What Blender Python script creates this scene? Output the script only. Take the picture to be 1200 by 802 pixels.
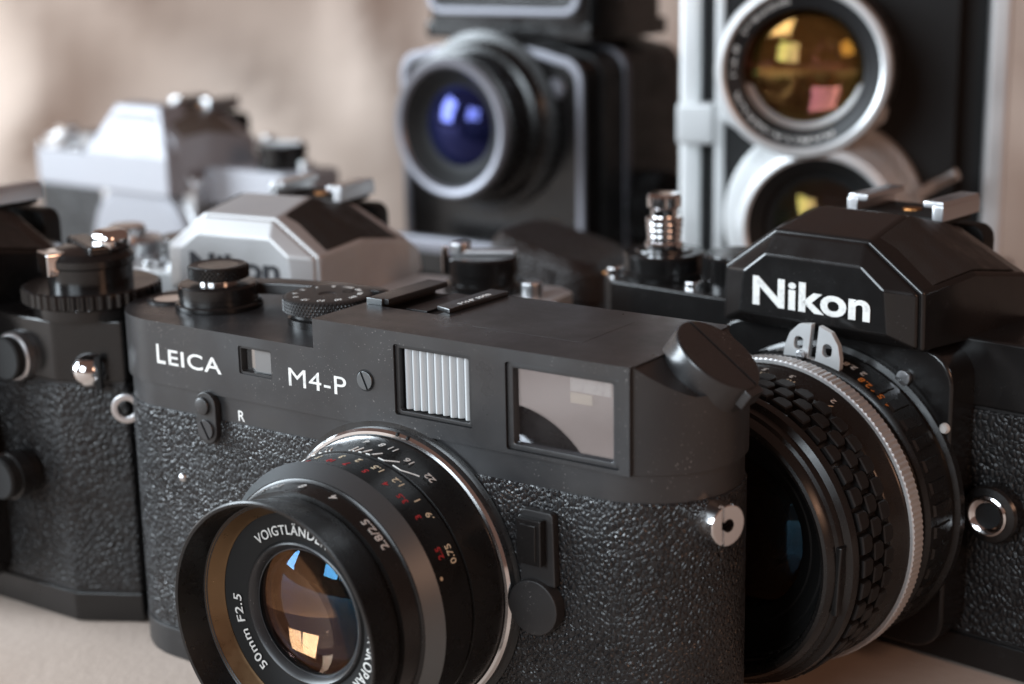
import bpy, bmesh, math, random
from mathutils import Matrix, Vector
random.seed(7)
S = 0.001                                   # everything below is measured in millimetres
scene = bpy.context.scene
for o in list(bpy.data.objects): bpy.data.objects.remove(o)
C = scene.collection
R = math.radians

# ------------------------------------------------------------------ camera, light, exposure
YAW, PITCH, ROLL = R(-35.411), R(14.113), R(-1.1336)
CAM = Vector((262.63, -222.39, 147.11))
cam = bpy.data.cameras.new('camera'); cam_o = bpy.data.objects.new('camera', cam); C.objects.link(cam_o)
fw = Vector((math.sin(YAW)*math.cos(PITCH), math.cos(YAW)*math.cos(PITCH), -math.sin(PITCH)))
ri = Vector((math.cos(YAW), -math.sin(YAW), 0)); up = ri.cross(fw)
r2 = math.cos(ROLL)*ri + math.sin(ROLL)*up; u2 = -math.sin(ROLL)*ri + math.cos(ROLL)*up
m = Matrix((r2, u2, -fw)).transposed().to_4x4(); m.translation = CAM*S
cam_o.matrix_world = m
cam.sensor_width = 36; cam.lens = 1979.4/1200*36
cam.clip_start = 0.01; cam.clip_end = 50
cam.dof.use_dof = True; cam.dof.focus_distance = 0.302; cam.dof.aperture_fstop = 12.5; cam.dof.aperture_blades = 9
scene.camera = cam_o

world = bpy.data.worlds.new('World'); scene.world = world; world.use_nodes = True
bg = world.node_tree.nodes['Background']; bg.inputs[0].default_value = (1.0, 0.58, 0.46, 1); bg.inputs[1].default_value = 0.14

def area(name, loc, target, sx, sy, power, col):
    l = bpy.data.lights.new(name, 'AREA'); l.shape = 'RECTANGLE'; l.size = sx*S; l.size_y = sy*S; l.energy = power; l.color = col
    o = bpy.data.objects.new(name, l); C.objects.link(o); o.location = Vector(loc)*S
    o.rotation_euler = (Vector(target)-Vector(loc)).to_track_quat('-Z', 'Y').to_euler()
    return o
COOL = (0.80, 0.91, 1.0)
area('window_light', (-130, -960, 440), (50, 30, 50), 240, 440, 5.0, COOL)
area('window_light', (125, -960, 440), (50, 30, 50), 240, 440, 3.6, COOL)
area('side_window_light', (-1020, -560, 430), (20, 60, 40), 600, 640, 30.0, COOL)
area('room_lamp', (1000, -180, 420), (120, 60, 30), 260, 260, 1.7, (1.0, .56, .36))
vs = scene.view_settings; vs.view_transform = 'Standard'; vs.look = 'None'; vs.exposure = 0; vs.gamma = 1; vs.use_curve_mapping = False

# ------------------------------------------------------------------ mesh helpers (mm)
def T(x, y, z): return Matrix.Translation((x, y, z))
def RX(a): return Matrix.Rotation(R(a), 4, 'X')
def RY(a): return Matrix.Rotation(R(a), 4, 'Y')
def RZ(a): return Matrix.Rotation(R(a), 4, 'Z')
FRONT = RX(90)                              # lathe axis z -> -y (towards a camera's front), y -> z

class Thing:
    def __init__(s, name, label, cat, loc, rz=0, sc=1.0):
        o = bpy.data.objects.new(name, None); C.objects.link(o); o.empty_display_size = 0.01
        o.location = Vector(loc)*S; o.rotation_euler = (0, 0, R(rz)); o.scale = (sc,)*3
        o['label'] = label; o['category'] = cat
        s.o = o; s.off = Vector((0, 0, 0))
CUR = None
def me_from(bm, name, mtx, ang=32):
    if mtx is not None: bmesh.ops.transform(bm, matrix=mtx, verts=bm.verts)
    bmesh.ops.scale(bm, vec=(S, S, S), verts=bm.verts)
    bmesh.ops.recalc_face_normals(bm, faces=bm.faces)
    me = bpy.data.meshes.new(name); bm.to_mesh(me); bm.free()
    for p in me.polygons: p.use_smooth = True
    me.set_sharp_from_angle(angle=R(ang))
    return me
def part(name, bm, mat, parent, mtx=None, ang=32):
    if isinstance(parent, Thing):
        mtx = T(*(-parent.off)) @ (mtx or Matrix()); po = parent.o
    else:
        po = parent
        if CUR is not None: mtx = T(*(-CUR.off)) @ (mtx or Matrix())
    me = bm if isinstance(bm, bpy.types.Mesh) else me_from(bm, name, mtx, ang)
    if not me.materials: me.materials.append(mat)
    o = bpy.data.objects.new(name, me); C.objects.link(o); o.parent = po
    if len(me.polygons) < 6000:
        wn = o.modifiers.new('weighted_normals', 'WEIGHTED_NORMAL'); wn.keep_sharp = True; wn.weight = 90
    return o
def bevel(bm, w, seg=2, ang=25, sel=None):
    bm.normal_update()
    es = [e for e in bm.edges if len(e.link_faces) == 2 and e.calc_face_angle(0) > R(ang) and (sel is None or sel(e))]
    if es: bmesh.ops.bevel(bm, geom=es, offset=w, offset_type='OFFSET', segments=seg, profile=0.5, affect='EDGES', clamp_overlap=True)
    return bm
def box(x0, x1, y0, y1, z0, z1, bw=0, seg=2):
    bm = bmesh.new(); bmesh.ops.create_cube(bm, size=1)
    for v in bm.verts: v.co = ((x0+x1)/2+v.co.x*(x1-x0), (y0+y1)/2+v.co.y*(y1-y0), (z0+z1)/2+v.co.z*(z1-z0))
    if bw: bevel(bm, bw, seg)
    return bm
def prism(pts, z0, z1, bw=0, seg=2, ang=25, sel=None):
    bm = bmesh.new()
    a = [bm.verts.new((x, y, z0)) for x, y in pts]; b = [bm.verts.new((x, y, z1)) for x, y in pts]
    n = len(pts); bm.faces.new(list(reversed(a))); bm.faces.new(b)
    for i in range(n): bm.faces.new((a[i], a[(i+1) % n], b[(i+1) % n], b[i]))
    bmesh.ops.recalc_face_normals(bm, faces=bm.faces)
    if bw: bevel(bm, bw, seg, ang, sel)
    return bm
def loft(secs, cap=True, bw=0, seg=2, ang=25):
    bm = bmesh.new(); L = [[bm.verts.new(p) for p in s] for s in secs]; n = len(secs[0])
    for a, b in zip(L, L[1:]):
        for i in range(n): bm.faces.new((a[i], a[(i+1) % n], b[(i+1) % n], b[i]))
    if cap: bm.faces.new(list(reversed(L[0]))); bm.faces.new(L[-1])
    bmesh.ops.recalc_face_normals(bm, faces=bm.faces)
    if bw: bevel(bm, bw, seg, ang)
    return bm
def lathe(prof, seg=96, fn=None, closed=False):
    """prof [(radius, height)]; fn(i, angle, r, h) -> r"""
    bm = bmesh.new(); rings = []
    for k, (r, h) in enumerate(prof):
        if r <= 1e-6: rings.append([bm.verts.new((0, 0, h))])
        else:
            ring = []
            for i in range(seg):
                a = 2*math.pi*i/seg; rr = fn(k, i, r, h) if fn else r
                ring.append(bm.verts.new((rr*math.cos(a), rr*math.sin(a), h)))
            rings.append(ring)
    prs = list(zip(rings, rings[1:]))
    if closed: prs.append((rings[-1], rings[0]))
    for a, b in prs:
        for i in range(seg):
            j = (i+1) % seg
            if len(a) == 1 and len(b) == 1: continue
            if len(a) == 1: bm.faces.new((a[0], b[j], b[i]))
            elif len(b) == 1: bm.faces.new((a[i], a[j], b[0]))
            else: bm.faces.new((a[i], a[j], b[j], b[i]))
    return bm
def disc(r, h0, h1, bw=0.3, seg=64):
    return lathe([(0, h0), (r-bw*.4, h0), (r, h0+bw*.4), (r, h1-bw), (r-bw*.3, h1-bw*.3), (r-bw, h1), (0, h1)], seg)
def knurl(r, h0, h1, n=60, depth=0.3, diamond=False, cap=0.5):
    seg = n*4
    rows = 9 if diamond else 3
    prof = [(0, h0), (r-cap, h0)] + [(r, h0+cap*.5+(h1-h0-cap)*k/(rows-1)) for k in range(rows)] + [(r-cap, h1), (0, h1)]
    def fn(k, i, rr, h):
        if 2 <= k < 2+rows:
            j = k-2
            if diamond:
                a = (i/4.0 + j*0.25) % 1; b = (i/4.0 - j*0.25) % 1
                return rr - depth*(max(abs(a-.5), abs(b-.5))*2)**1.0*1.0 + depth*.3
            return rr - (depth if i % 4 in (0, 1) else 0)
        return rr
    return lathe(prof, seg, fn)
def tube(pts, r, seg=10):
    bm = bmesh.new(); rings = []
    for i, p in enumerate(pts):
        p = Vector(p); d = (Vector(pts[min(i+1, len(pts)-1)])-Vector(pts[max(i-1, 0)])).normalized()
        a = d.orthogonal().normalized(); b = d.cross(a)
        rings.append([bm.verts.new(p+r*(math.cos(2*math.pi*k/seg)*a+math.sin(2*math.pi*k/seg)*b)) for k in range(seg)])
    for a, b in zip(rings, rings[1:]):
        for k in range(seg): bm.faces.new((a[k], a[(k+1) % seg], b[(k+1) % seg], b[k]))
    bm.faces.new(rings[0]); bm.faces.new(list(reversed(rings[-1])))
    return bm
def join(*bms):
    out = bmesh.new()
    for b in bms:
        me = bpy.data.meshes.new('t'); b.to_mesh(me); b.free(); out.from_mesh(me); bpy.data.meshes.remove(me)
    return out
def xf(bm, mtx): bmesh.ops.transform(bm, matrix=mtx, verts=bm.verts); return bm
def boolean(a, cutters):
    """cutters: [(bm, op)]; exact booleans on temporary objects, returns a bmesh"""
    def tmp(b):
        bmesh.ops.recalc_face_normals(b, faces=b.faces)
        me = bpy.data.meshes.new('t'); b.to_mesh(me); b.free(); o = bpy.data.objects.new('t', me); C.objects.link(o); return o
    A = tmp(a); obs = [A]
    for b, op in cutters:
        B = tmp(b); obs.append(B); md = A.modifiers.new('b', 'BOOLEAN'); md.operation = op; md.object = B; md.solver = 'EXACT'
    bpy.context.view_layer.update()
    dg = bpy.context.evaluated_depsgraph_get(); out = bmesh.new(); out.from_mesh(A.evaluated_get(dg).to_mesh())
    for o in obs:
        me = o.data; bpy.data.objects.remove(o); bpy.data.meshes.remove(me)
    bmesh.ops.remove_doubles(out, verts=out.verts, dist=1e-4)
    bmesh.ops.dissolve_limit(out, angle_limit=R(0.5), verts=out.verts, edges=out.edges)
    return out
def stadium(x0, x1, y0, y1, n=18, off=0.0):
    x0, x1, y0, y1 = x0-off, x1+off, y0-off, y1+off
    r = (y1-y0)/2; cy = (y0+y1)/2; P = []
    for i in range(n+1):
        a = -math.pi/2+math.pi*i/n; P.append((x1-r+r*math.cos(a), cy+r*math.sin(a)))
    for i in range(n+1):
        a = math.pi/2+math.pi*i/n; P.append((x0+r+r*math.cos(a), cy+r*math.sin(a)))
    return P
def rrect(w, h, r, n=6):
    P = []
    for cx, cy, a0 in ((w/2-r, h/2-r, 0), (-w/2+r, h/2-r, 90), (-w/2+r, -h/2+r, 180), (w/2-r, -h/2+r, 270)):
        for i in range(n+1):
            a = R(a0+90*i/n); P.append((cx+r*math.cos(a), cy+r*math.sin(a)))
    return P
def capsule(h, r, n=12):                     # upright capsule outline, total height h
    P = []
    for i in range(n+1): a = math.pi*i/n; P.append((r*math.cos(a), h/2-r+r*math.sin(a)))
    for i in range(n+1): a = math.pi+math.pi*i/n; P.append((r*math.cos(a), -h/2+r+r*math.sin(a)))
    return P
def ringplate(outer, inner, z0, z1, bw=0):   # frame between two outlines with equal point counts
    bm = bmesh.new(); n = len(outer)
    L = [[bm.verts.new((x, y, z)) for x, y in pts] for pts, z in ((outer, z0), (outer, z1), (inner, z1), (inner, z0))]
    for a, b in ((0, 1), (1, 2), (2, 3), (3, 0)):
        for i in range(n): bm.faces.new((L[a][i], L[a][(i+1) % n], L[b][(i+1) % n], L[b][i]))
    bmesh.ops.recalc_face_normals(bm, faces=bm.faces)
    if bw: bevel(bm, bw, 2, 50)
    return bm
def text(s, w=None, h=None, bold=0.0, depth=0.08, center=False, spacing=1.0):
    """flat lettering in XY (z up), lower left at 0,0, fitted to width w and / or height h"""
    cu = bpy.data.curves.new('t', 'FONT'); cu.body = s; cu.size = 1; cu.offset = bold; cu.resolution_u = 4; cu.space_character = spacing
    ob = bpy.data.objects.new('t', cu); C.objects.link(ob); bpy.context.view_layer.update()
    dg = bpy.context.evaluated_depsgraph_get(); me = bpy.data.meshes.new_from_object(ob.evaluated_get(dg))
    bm = bmesh.new(); bm.from_mesh(me); bpy.data.objects.remove(ob); bpy.data.curves.remove(cu); bpy.data.meshes.remove(me)
    xs = [v.co.x for v in bm.verts]; ys = [v.co.y for v in bm.verts]
    kx = w/(max(xs)-min(xs)) if w else None; ky = h/(max(ys)-min(ys)) if h else None
    kx = kx or ky; ky = ky or kx
    for v in bm.verts: v.co.x = (v.co.x-min(xs))*kx; v.co.y = (v.co.y-min(ys))*ky
    if center:
        X = max(v.co.x for v in bm.verts)/2; Y = max(v.co.y for v in bm.verts)/2
        for v in bm.verts: v.co.x -= X; v.co.y -= Y
    g = bmesh.ops.extrude_face_region(bm, geom=list(bm.faces))
    for v in [v for v in g['geom'] if isinstance(v, bmesh.types.BMVert)]: v.co.z += depth
    return bm
def wrap(bm, r, d, theta):
    """centred lettering laid round a lens barrel: text x -> angle, text y -> towards the front; result in lathe space (axis z = front)"""
    for v in bm.verts:
        a = R(theta)+v.co.x/r; rr = r+v.co.z; v.co = Vector((rr*math.cos(a), rr*math.sin(a), d+v.co.y))
    return bm
def arc(bm, r, h, theta):
    """centred lettering laid on a flat ring facing the axis: clockwise seen from the front, tops outward"""
    for v in bm.verts:
        a = R(theta)-v.co.x/r; rr = r+v.co.y; v.co = Vector((rr*math.cos(a), rr*math.sin(a), h+v.co.z))
    return bm

# ------------------------------------------------------------------ materials
MATS = {}
def mat(name, col, rough=0.5, metal=0.0, spec=0.5, bump=None, rvar=None, dust=0.0, coat=0.0, cvar=None, aniso=0.0):
    if name in MATS: return MATS[name]
    m = bpy.data.materials.new(name); m.use_nodes = True; nt = m.node_tree; N, Lk = nt.nodes, nt.links
    b = N['Principled BSDF']; b.inputs['Base Color'].default_value = (*col, 1); b.inputs['Roughness'].default_value = rough
    b.inputs['Metallic'].default_value = metal; b.inputs['Specular IOR Level'].default_value = spec; b.inputs['Coat Weight'].default_value = coat
    b.inputs['Coat Roughness'].default_value = 0.12
    tc = N.new('ShaderNodeTexCoord')
    def noise(sc, det=3, rgh=0.5):
        n = N.new('ShaderNodeTexNoise'); n.inputs['Scale'].default_value = sc; n.inputs['Detail'].default_value = det; n.inputs['Roughness'].default_value = rgh
        Lk.new(tc.outputs['Object'], n.inputs['Vector']); return n
    def rng(src, a, bb, c, d):
        n = N.new('ShaderNodeMapRange'); Lk.new(src, n.inputs[0])
        for i, v in enumerate((a, bb, c, d)): n.inputs[i+1].default_value = v
        return n.outputs[0]
    colsock = None
    if cvar:                                # (scale, second colour, low, high)
        n = noise(cvar[0], 5, .6); mx = N.new('ShaderNodeMix'); mx.data_type = 'RGBA'
        mx.inputs[6].default_value = (*col, 1); mx.inputs[7].default_value = (*cvar[1], 1)
        Lk.new(rng(n.outputs[0], cvar[2], cvar[3], 0, 1), mx.inputs[0]); colsock = mx.outputs[2]
    if dust:
        n = noise(3400, 1, .4); n2 = noise(90, 2, .5)
        f = rng(n.outputs[0], .735, .77, 0, 1); g = rng(n2.outputs[0], .45, .62, 0, dust)
        mu = N.new('ShaderNodeMath'); mu.operation = 'MULTIPLY'; Lk.new(f, mu.inputs[0]); Lk.new(g, mu.inputs[1])
        mx = N.new('ShaderNodeMix'); mx.data_type = 'RGBA'; mx.inputs[6].default_value = (*col, 1); mx.inputs[7].default_value = (.45, .42, .4, 1)
        if colsock: Lk.new(colsock, mx.inputs[6])
        Lk.new(mu.outputs[0], mx.inputs[0]); colsock = mx.outputs[2]
    if colsock: Lk.new(colsock, b.inputs['Base Color'])
    if rvar:                                # (scale, spread)
        n = noise(rvar[0], 4, .6); Lk.new(rng(n.outputs[0], .3, .7, max(0, rough-rvar[1]), min(1, rough+rvar[1])), b.inputs['Roughness'])
    if bump:                                # (scale, distance mm, strength)
        n = noise(bump[0], 2); bp = N.new('ShaderNodeBump'); bp.inputs['Strength'].default_value = bump[2]; bp.inputs['Distance'].default_value = bump[1]*S
        Lk.new(n.outputs[0], bp.inputs['Height']); Lk.new(bp.outputs[0], b.inputs['Normal'])
    MATS[name] = m; return m
def leather_mat(name, col, scale, dist, rough=0.42, stretch=(1, 1, 1), strength=1.0):
    if name in MATS: return MATS[name]
    m = bpy.data.materials.new(name); m.use_nodes = True; nt = m.node_tree; N, Lk = nt.nodes, nt.links
    b = N['Principled BSDF']; b.inputs['Roughness'].default_value = rough; b.inputs['Specular IOR Level'].default_value = .5
    tc = N.new('ShaderNodeTexCoord'); mp = N.new('ShaderNodeMapping'); mp.inputs['Scale'].default_value = stretch; mp.inputs['Rotation'].default_value = (0, R(35), 0)
    Lk.new(tc.outputs['Object'], mp.inputs[0])
    nz = N.new('ShaderNodeTexNoise'); nz.inputs['Scale'].default_value = scale*.5; nz.inputs['Detail'].default_value = 2; Lk.new(mp.outputs[0], nz.inputs['Vector'])
    sc = N.new('ShaderNodeVectorMath'); sc.operation = 'MULTIPLY_ADD'; Lk.new(nz.outputs['Color'], sc.inputs[0]); sc.inputs[1].default_value = (1.1/scale,)*3; Lk.new(mp.outputs[0], sc.inputs[2])
    vo = N.new('ShaderNodeTexVoronoi'); vo.feature = 'SMOOTH_F1'; vo.inputs['Scale'].default_value = scale; vo.inputs['Smoothness'].default_value = .35; Lk.new(sc.outputs[0], vo.inputs['Vector'])
    v2 = N.new('ShaderNodeTexVoronoi'); v2.feature = 'DISTANCE_TO_EDGE'; v2.inputs['Scale'].default_value = scale*1.0; Lk.new(sc.outputs[0], v2.inputs['Vector'])
    mr = N.new('ShaderNodeMapRange'); Lk.new(v2.outputs['Distance'], mr.inputs[0]); mr.inputs[1].default_value = 0; mr.inputs[2].default_value = .28; mr.interpolation_type = 'SMOOTHSTEP'
    n3 = N.new('ShaderNodeTexNoise'); n3.inputs['Scale'].default_value = scale*2.6; n3.inputs['Detail'].default_value = 2; Lk.new(mp.outputs[0], n3.inputs['Vector'])
    ad = N.new('ShaderNodeMath'); ad.operation = 'MULTIPLY_ADD'; Lk.new(n3.outputs[0], ad.inputs[0]); ad.inputs[1].default_value = .35; Lk.new(mr.outputs[0], ad.inputs[2])
    sb = N.new('ShaderNodeMath'); sb.operation = 'MULTIPLY_ADD'; Lk.new(vo.outputs['Distance'], sb.inputs[0]); sb.inputs[1].default_value = -.9; Lk.new(ad.outputs[0], sb.inputs[2])
    n4 = N.new('ShaderNodeTexNoise'); n4.inputs['Scale'].default_value = scale*.16; n4.inputs['Detail'].default_value = 2; Lk.new(tc.outputs['Object'], n4.inputs['Vector'])
    rr = N.new('ShaderNodeMapRange'); Lk.new(n4.outputs[0], rr.inputs[0]); rr.inputs[1].default_value = .3; rr.inputs[2].default_value = .7; rr.inputs[3].default_value = rough-.1; rr.inputs[4].default_value = rough+.14
    Lk.new(rr.outputs[0], b.inputs['Roughness'])
    n5 = N.new('ShaderNodeTexNoise'); n5.inputs['Scale'].default_value = 85; n5.inputs['Detail'].default_value = 3; Lk.new(tc.outputs['Object'], n5.inputs['Vector'])
    r5 = N.new('ShaderNodeMapRange'); Lk.new(n5.outputs[0], r5.inputs[0]); r5.inputs[1].default_value = .32; r5.inputs[2].default_value = .62; r5.inputs[3].default_value = strength*.45; r5.inputs[4].default_value = strength
    bp = N.new('ShaderNodeBump'); Lk.new(r5.outputs[0], bp.inputs['Strength']); bp.inputs['Distance'].default_value = dist*S; Lk.new(sb.outputs[0], bp.inputs['Height']); Lk.new(bp.outputs[0], b.inputs['Normal'])
    cr = N.new('ShaderNodeMix'); cr.data_type = 'RGBA'; cr.inputs[6].default_value = (*[c*.6 for c in col], 1); cr.inputs[7].default_value = (*col, 1); Lk.new(n3.outputs[0], cr.inputs[0]); Lk.new(cr.outputs[2], b.inputs['Base Color'])
    MATS[name] = m; return m
def glass_mat(name, col=(1, 1, 1), rough=0.0, ior=1.5, film=0):
    if name in MATS: return MATS[name]
    m = bpy.data.materials.new(name); m.use_nodes = True; b = m.node_tree.nodes['Principled BSDF']
    b.inputs['Base Color'].default_value = (*col, 1); b.inputs['Roughness'].default_value = rough; b.inputs['IOR'].default_value = ior; b.inputs['Transmission Weight'].default_value = 1
    if film: b.inputs['Thin Film Thickness'].default_value = film; b.inputs['Thin Film IOR'].default_value = 1.38
    MATS[name] = m; return m

PAINT = mat('black_chrome_paint', (.019, .0192, .0205), .35, 0, .65, bump=(2600, .03, .25), rvar=(55, .11), dust=.8, cvar=(70, (.029, .028, .028), .4, .75))
PAINT_LOW = mat('satin_black_paint', (.018, .017, .017), .4, 0, .5, rvar=(120, .08), dust=.35)
ENAMEL = mat('black_enamel', (.009, .0082, .008), .22, 0, .5, rvar=(90, .07), dust=.15)
ANOD = mat('black_anodised', (.009, .0085, .0082), .28, 0, .5, rvar=(200, .06), dust=.2)
MATTE = mat('matte_black', (.008, .008, .008), .6, 0, .3)
RUBBER = mat('black_rubber', (.011, .0102, .010), .5, 0, .4, rvar=(200, .08))
CHROME = mat('polished_chrome', (.78, .77, .77), .12, 1, rvar=(120, .05))
SATIN = mat('satin_chrome', (.62, .62, .63), .32, 1, bump=(3000, .02, .15), rvar=(100, .07))
SILVERP = mat('satin_silver_body', (.62, .62, .615), .44, .5, bump=(2500, .02, .2), rvar=(80, .07), cvar=(40, (.5, .49, .5), .4, .8))
ALU = mat('brushed_aluminium', (.70, .71, .71), .42, .55, rvar=(60, .08))
BLUEGREY = mat('grey_anodised_chamfer', (.15, .158, .162), .42, 1)
BRONZE = mat('bronze_hood_lining', (.20, .125, .065), .34, .8, rvar=(300, .1))
WHITE = mat('white_paint_fill', (.70, .69, .66), .6, cvar=(700, (.42, .41, .39), .5, .75))
CREAM = mat('cream_paint_fill', (.72, .62, .45), .6)
RED = mat('red_paint_fill', (.5, .035, .04), .6)
ORANGE = mat('orange_paint_fill', (.6, .2, .04), .6)
GREYTXT = mat('dark_paint_fill', (.03, .03, .035), .6)
BRASS = mat('worn_brass', (.45, .2, .07), .35, 1)
DIALTOP = mat('dial_face', (.03, .028, .027), .45, .2, dust=.5)
LEATHER_L = leather_mat('vulcanite_grain', (.015, .015, .016), 1220, .25, .3, (1, 1, .8), 1.0)
LEATHER_N = leather_mat('slr_leatherette', (.012, .0115, .0118), 900, .26, .42, (1, 1, .8), .9)
LEATHER_P = leather_mat('prism_leatherette', (.028, .024, .022), 1900, .06, .55, (1, 1, 1), .5)
LEATHER_B = leather_mat('brown_leather', (.018, .011, .009), 500, .2, .5)
LEATHER_G = leather_mat('grey_brown_leatherette', (.15, .12, .10), 1500, .06, .6)
SILVER_FAR = mat('worn_silver_body', (.34, .34, .365), .5, .25, rvar=(80, .07))
GREYRIM = mat('grey_metal_trim', (.21, .21, .235), .42, .6)
GREYCAP = mat('grey_cover', (.26, .26, .28), .5, .3)
GLASS = glass_mat('clear_glass')
COATED = glass_mat('coated_glass', (1, .96, .9), 0, 1.6, 430)
COATED_V = glass_mat('violet_coated_glass', (1, .96, .92), 0, 1.6, 150)
def coated(name, base, tint, metal=.75, rough=.03):
    if name in MATS: return MATS[name]
    m = bpy.data.materials.new(name); m.use_nodes = True; nt = m.node_tree; b = nt.nodes['Principled BSDF']
    b.inputs['Base Color'].default_value = (*base, 1); b.inputs['Metallic'].default_value = metal; b.inputs['Roughness'].default_value = rough
    b.inputs['Specular Tint'].default_value = (*tint, 1); MATS[name] = m; return m
AMBER = coated('amber_coating', (.15, .085, .045), (1, .7, .5))
BLUEC = coated('blue_coating', (.022, .026, .095), (.6, .65, 1))
GOLD = coated('gold_coating', (.26, .14, .045), (1, .8, .5))
VFMIR = coated('viewfinder_glass', (.42, .41, .40), (1, 1, 1), .85, .02)
def pane(name, fac):
    m = bpy.data.materials.new(name); m.use_nodes = True; nt = m.node_tree; N = nt.nodes; N.clear()
    g = N.new('ShaderNodeBsdfGlossy'); g.inputs['Roughness'].default_value = .015; g.inputs['Color'].default_value = (.95, .95, 1, 1)
    tr = N.new('ShaderNodeBsdfTransparent'); tr.inputs['Color'].default_value = (.8, .8, .8, 1); mx = N.new('ShaderNodeMixShader'); mx.inputs[0].default_value = fac
    o = N.new('ShaderNodeOutputMaterial'); nt.links.new(tr.outputs[0], mx.inputs[1]); nt.links.new(g.outputs[0], mx.inputs[2]); nt.links.new(mx.outputs[0], o.inputs[0]); return m
VFPANE = pane('viewfinder_pane', .3)
VFBACK = mat('finder_optic', (.22, .2, .19), .25, .3, cvar=(60, (.12, .1, .095), .35, .7))
PRISMG = mat('grey_prism', (.22, .22, .22), .15, .4)
FROST = mat('frosted_acrylic', (.48, .495, .50), .3, 0, .5, coat=.3)

# ------------------------------------------------------------------ surface: kraft paper running up into a backdrop
def paper_height(s, t):
    return 0.0
def build_paper():
    from mathutils import noise as MN
    bm = bmesh.new()
    fx, fy = math.sin(YAW), math.cos(YAW)
    dirv = Vector((fx, fy, 0)); side = Vector((fy, -fx, 0)); o = Vector((CAM.x, CAM.y, 0))
    # distance along view on the floor, then a curve up to the wall
    rows = []; s = -500.0
    while s < 700: rows.append(s); s += 7 if 150 < s < 480 else 16
    arcn = 14; Rr = 130; D0 = 700
    prof = [(s, 0) for s in rows] + [(D0+Rr*math.sin(R(84)*i/arcn), Rr-Rr*math.cos(R(84)*i/arcn)) for i in range(arcn+1)]
    ex, ez = prof[-1]
    for i in range(1, 9): prof.append((ex+i*16*math.cos(R(84)), ez+i*16*math.sin(R(84))))
    cols = [-900+i*12 for i in range(151)]
    V = []
    for ds, z in prof:
        row = []
        for c in cols:
            p = o+dirv*ds+side*c
            far = max(0, min(1, (ds-620)/150))
            n = MN.noise(Vector((c*.006+3, ds*.004+z*.004, 1.5)))
            # creases: ridged noise
            rg = 1-abs(MN.noise(Vector((c*.011+7.3+ds*.004, (ds+z)*.0055, 4.2)))*2)
            rg2 = 1-abs(MN.noise(Vector((c*.004-(ds+z)*.007, (ds+z)*.004+c*.005, 9.1)))*2)
            h = far*(n*8+max(0, rg-.5)*20+max(0, rg2-.55)*20)
            fr = max(0, min(1, (-4-p.y)/24))
            w = -fr*(2.2+2.6*MN.noise(Vector((p.x*.022+p.y*.012, p.y*.03-p.x*.01, 5.5)))) + (1-far)*(-abs(MN.noise(Vector((p.x*.013, p.y*.013, 2.2))))*1.6 - abs(MN.noise(Vector((p.x*.05, p.y*.05, 7.7))))*.5)
            # a low fold of paper before the black single-lens reflex on the right
            g = math.exp(-(((p.x-166)/26)**2+((p.y-52)/11)**2))*5.0
            back = dirv*(-h)*1.0
            q = Vector((p.x, p.y, z+w+g)) + (back if z > 1 else Vector((0, 0, 0)))
            row.append(bm.verts.new(q))
        V.append(row)
    for a, b in zip(V, V[1:]):
        for i in range(len(cols)-1): bm.faces.new((a[i], a[i+1], b[i+1], b[i]))
    m = mat('kraft_paper', (.54, .44, .375), .8, 0, .25, cvar=(14, (.47, .375, .31), .35, .75), bump=(420, .22, .5))
    me = me_from(bm, 'paper_backdrop', None, 60); me.materials.append(m)
    ob = bpy.data.objects.new('paper_backdrop', me); C.objects.link(ob); ob['kind'] = 'structure'
    ob['label'] = 'creased beige paper spread under and behind all the cameras'
build_paper()

# ------------------------------------------------------------------ common small pieces
def slot_screw(name, parent, mtx, r, mt, h=.5):
    bm = boolean(disc(r, -.6, h, .15, 32), [(box(-r*1.2, r*1.2, -r*.13, r*.13, h*.3, h+1), 'DIFFERENCE')])
    return part(name, bm, mt, parent, mtx)

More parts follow.
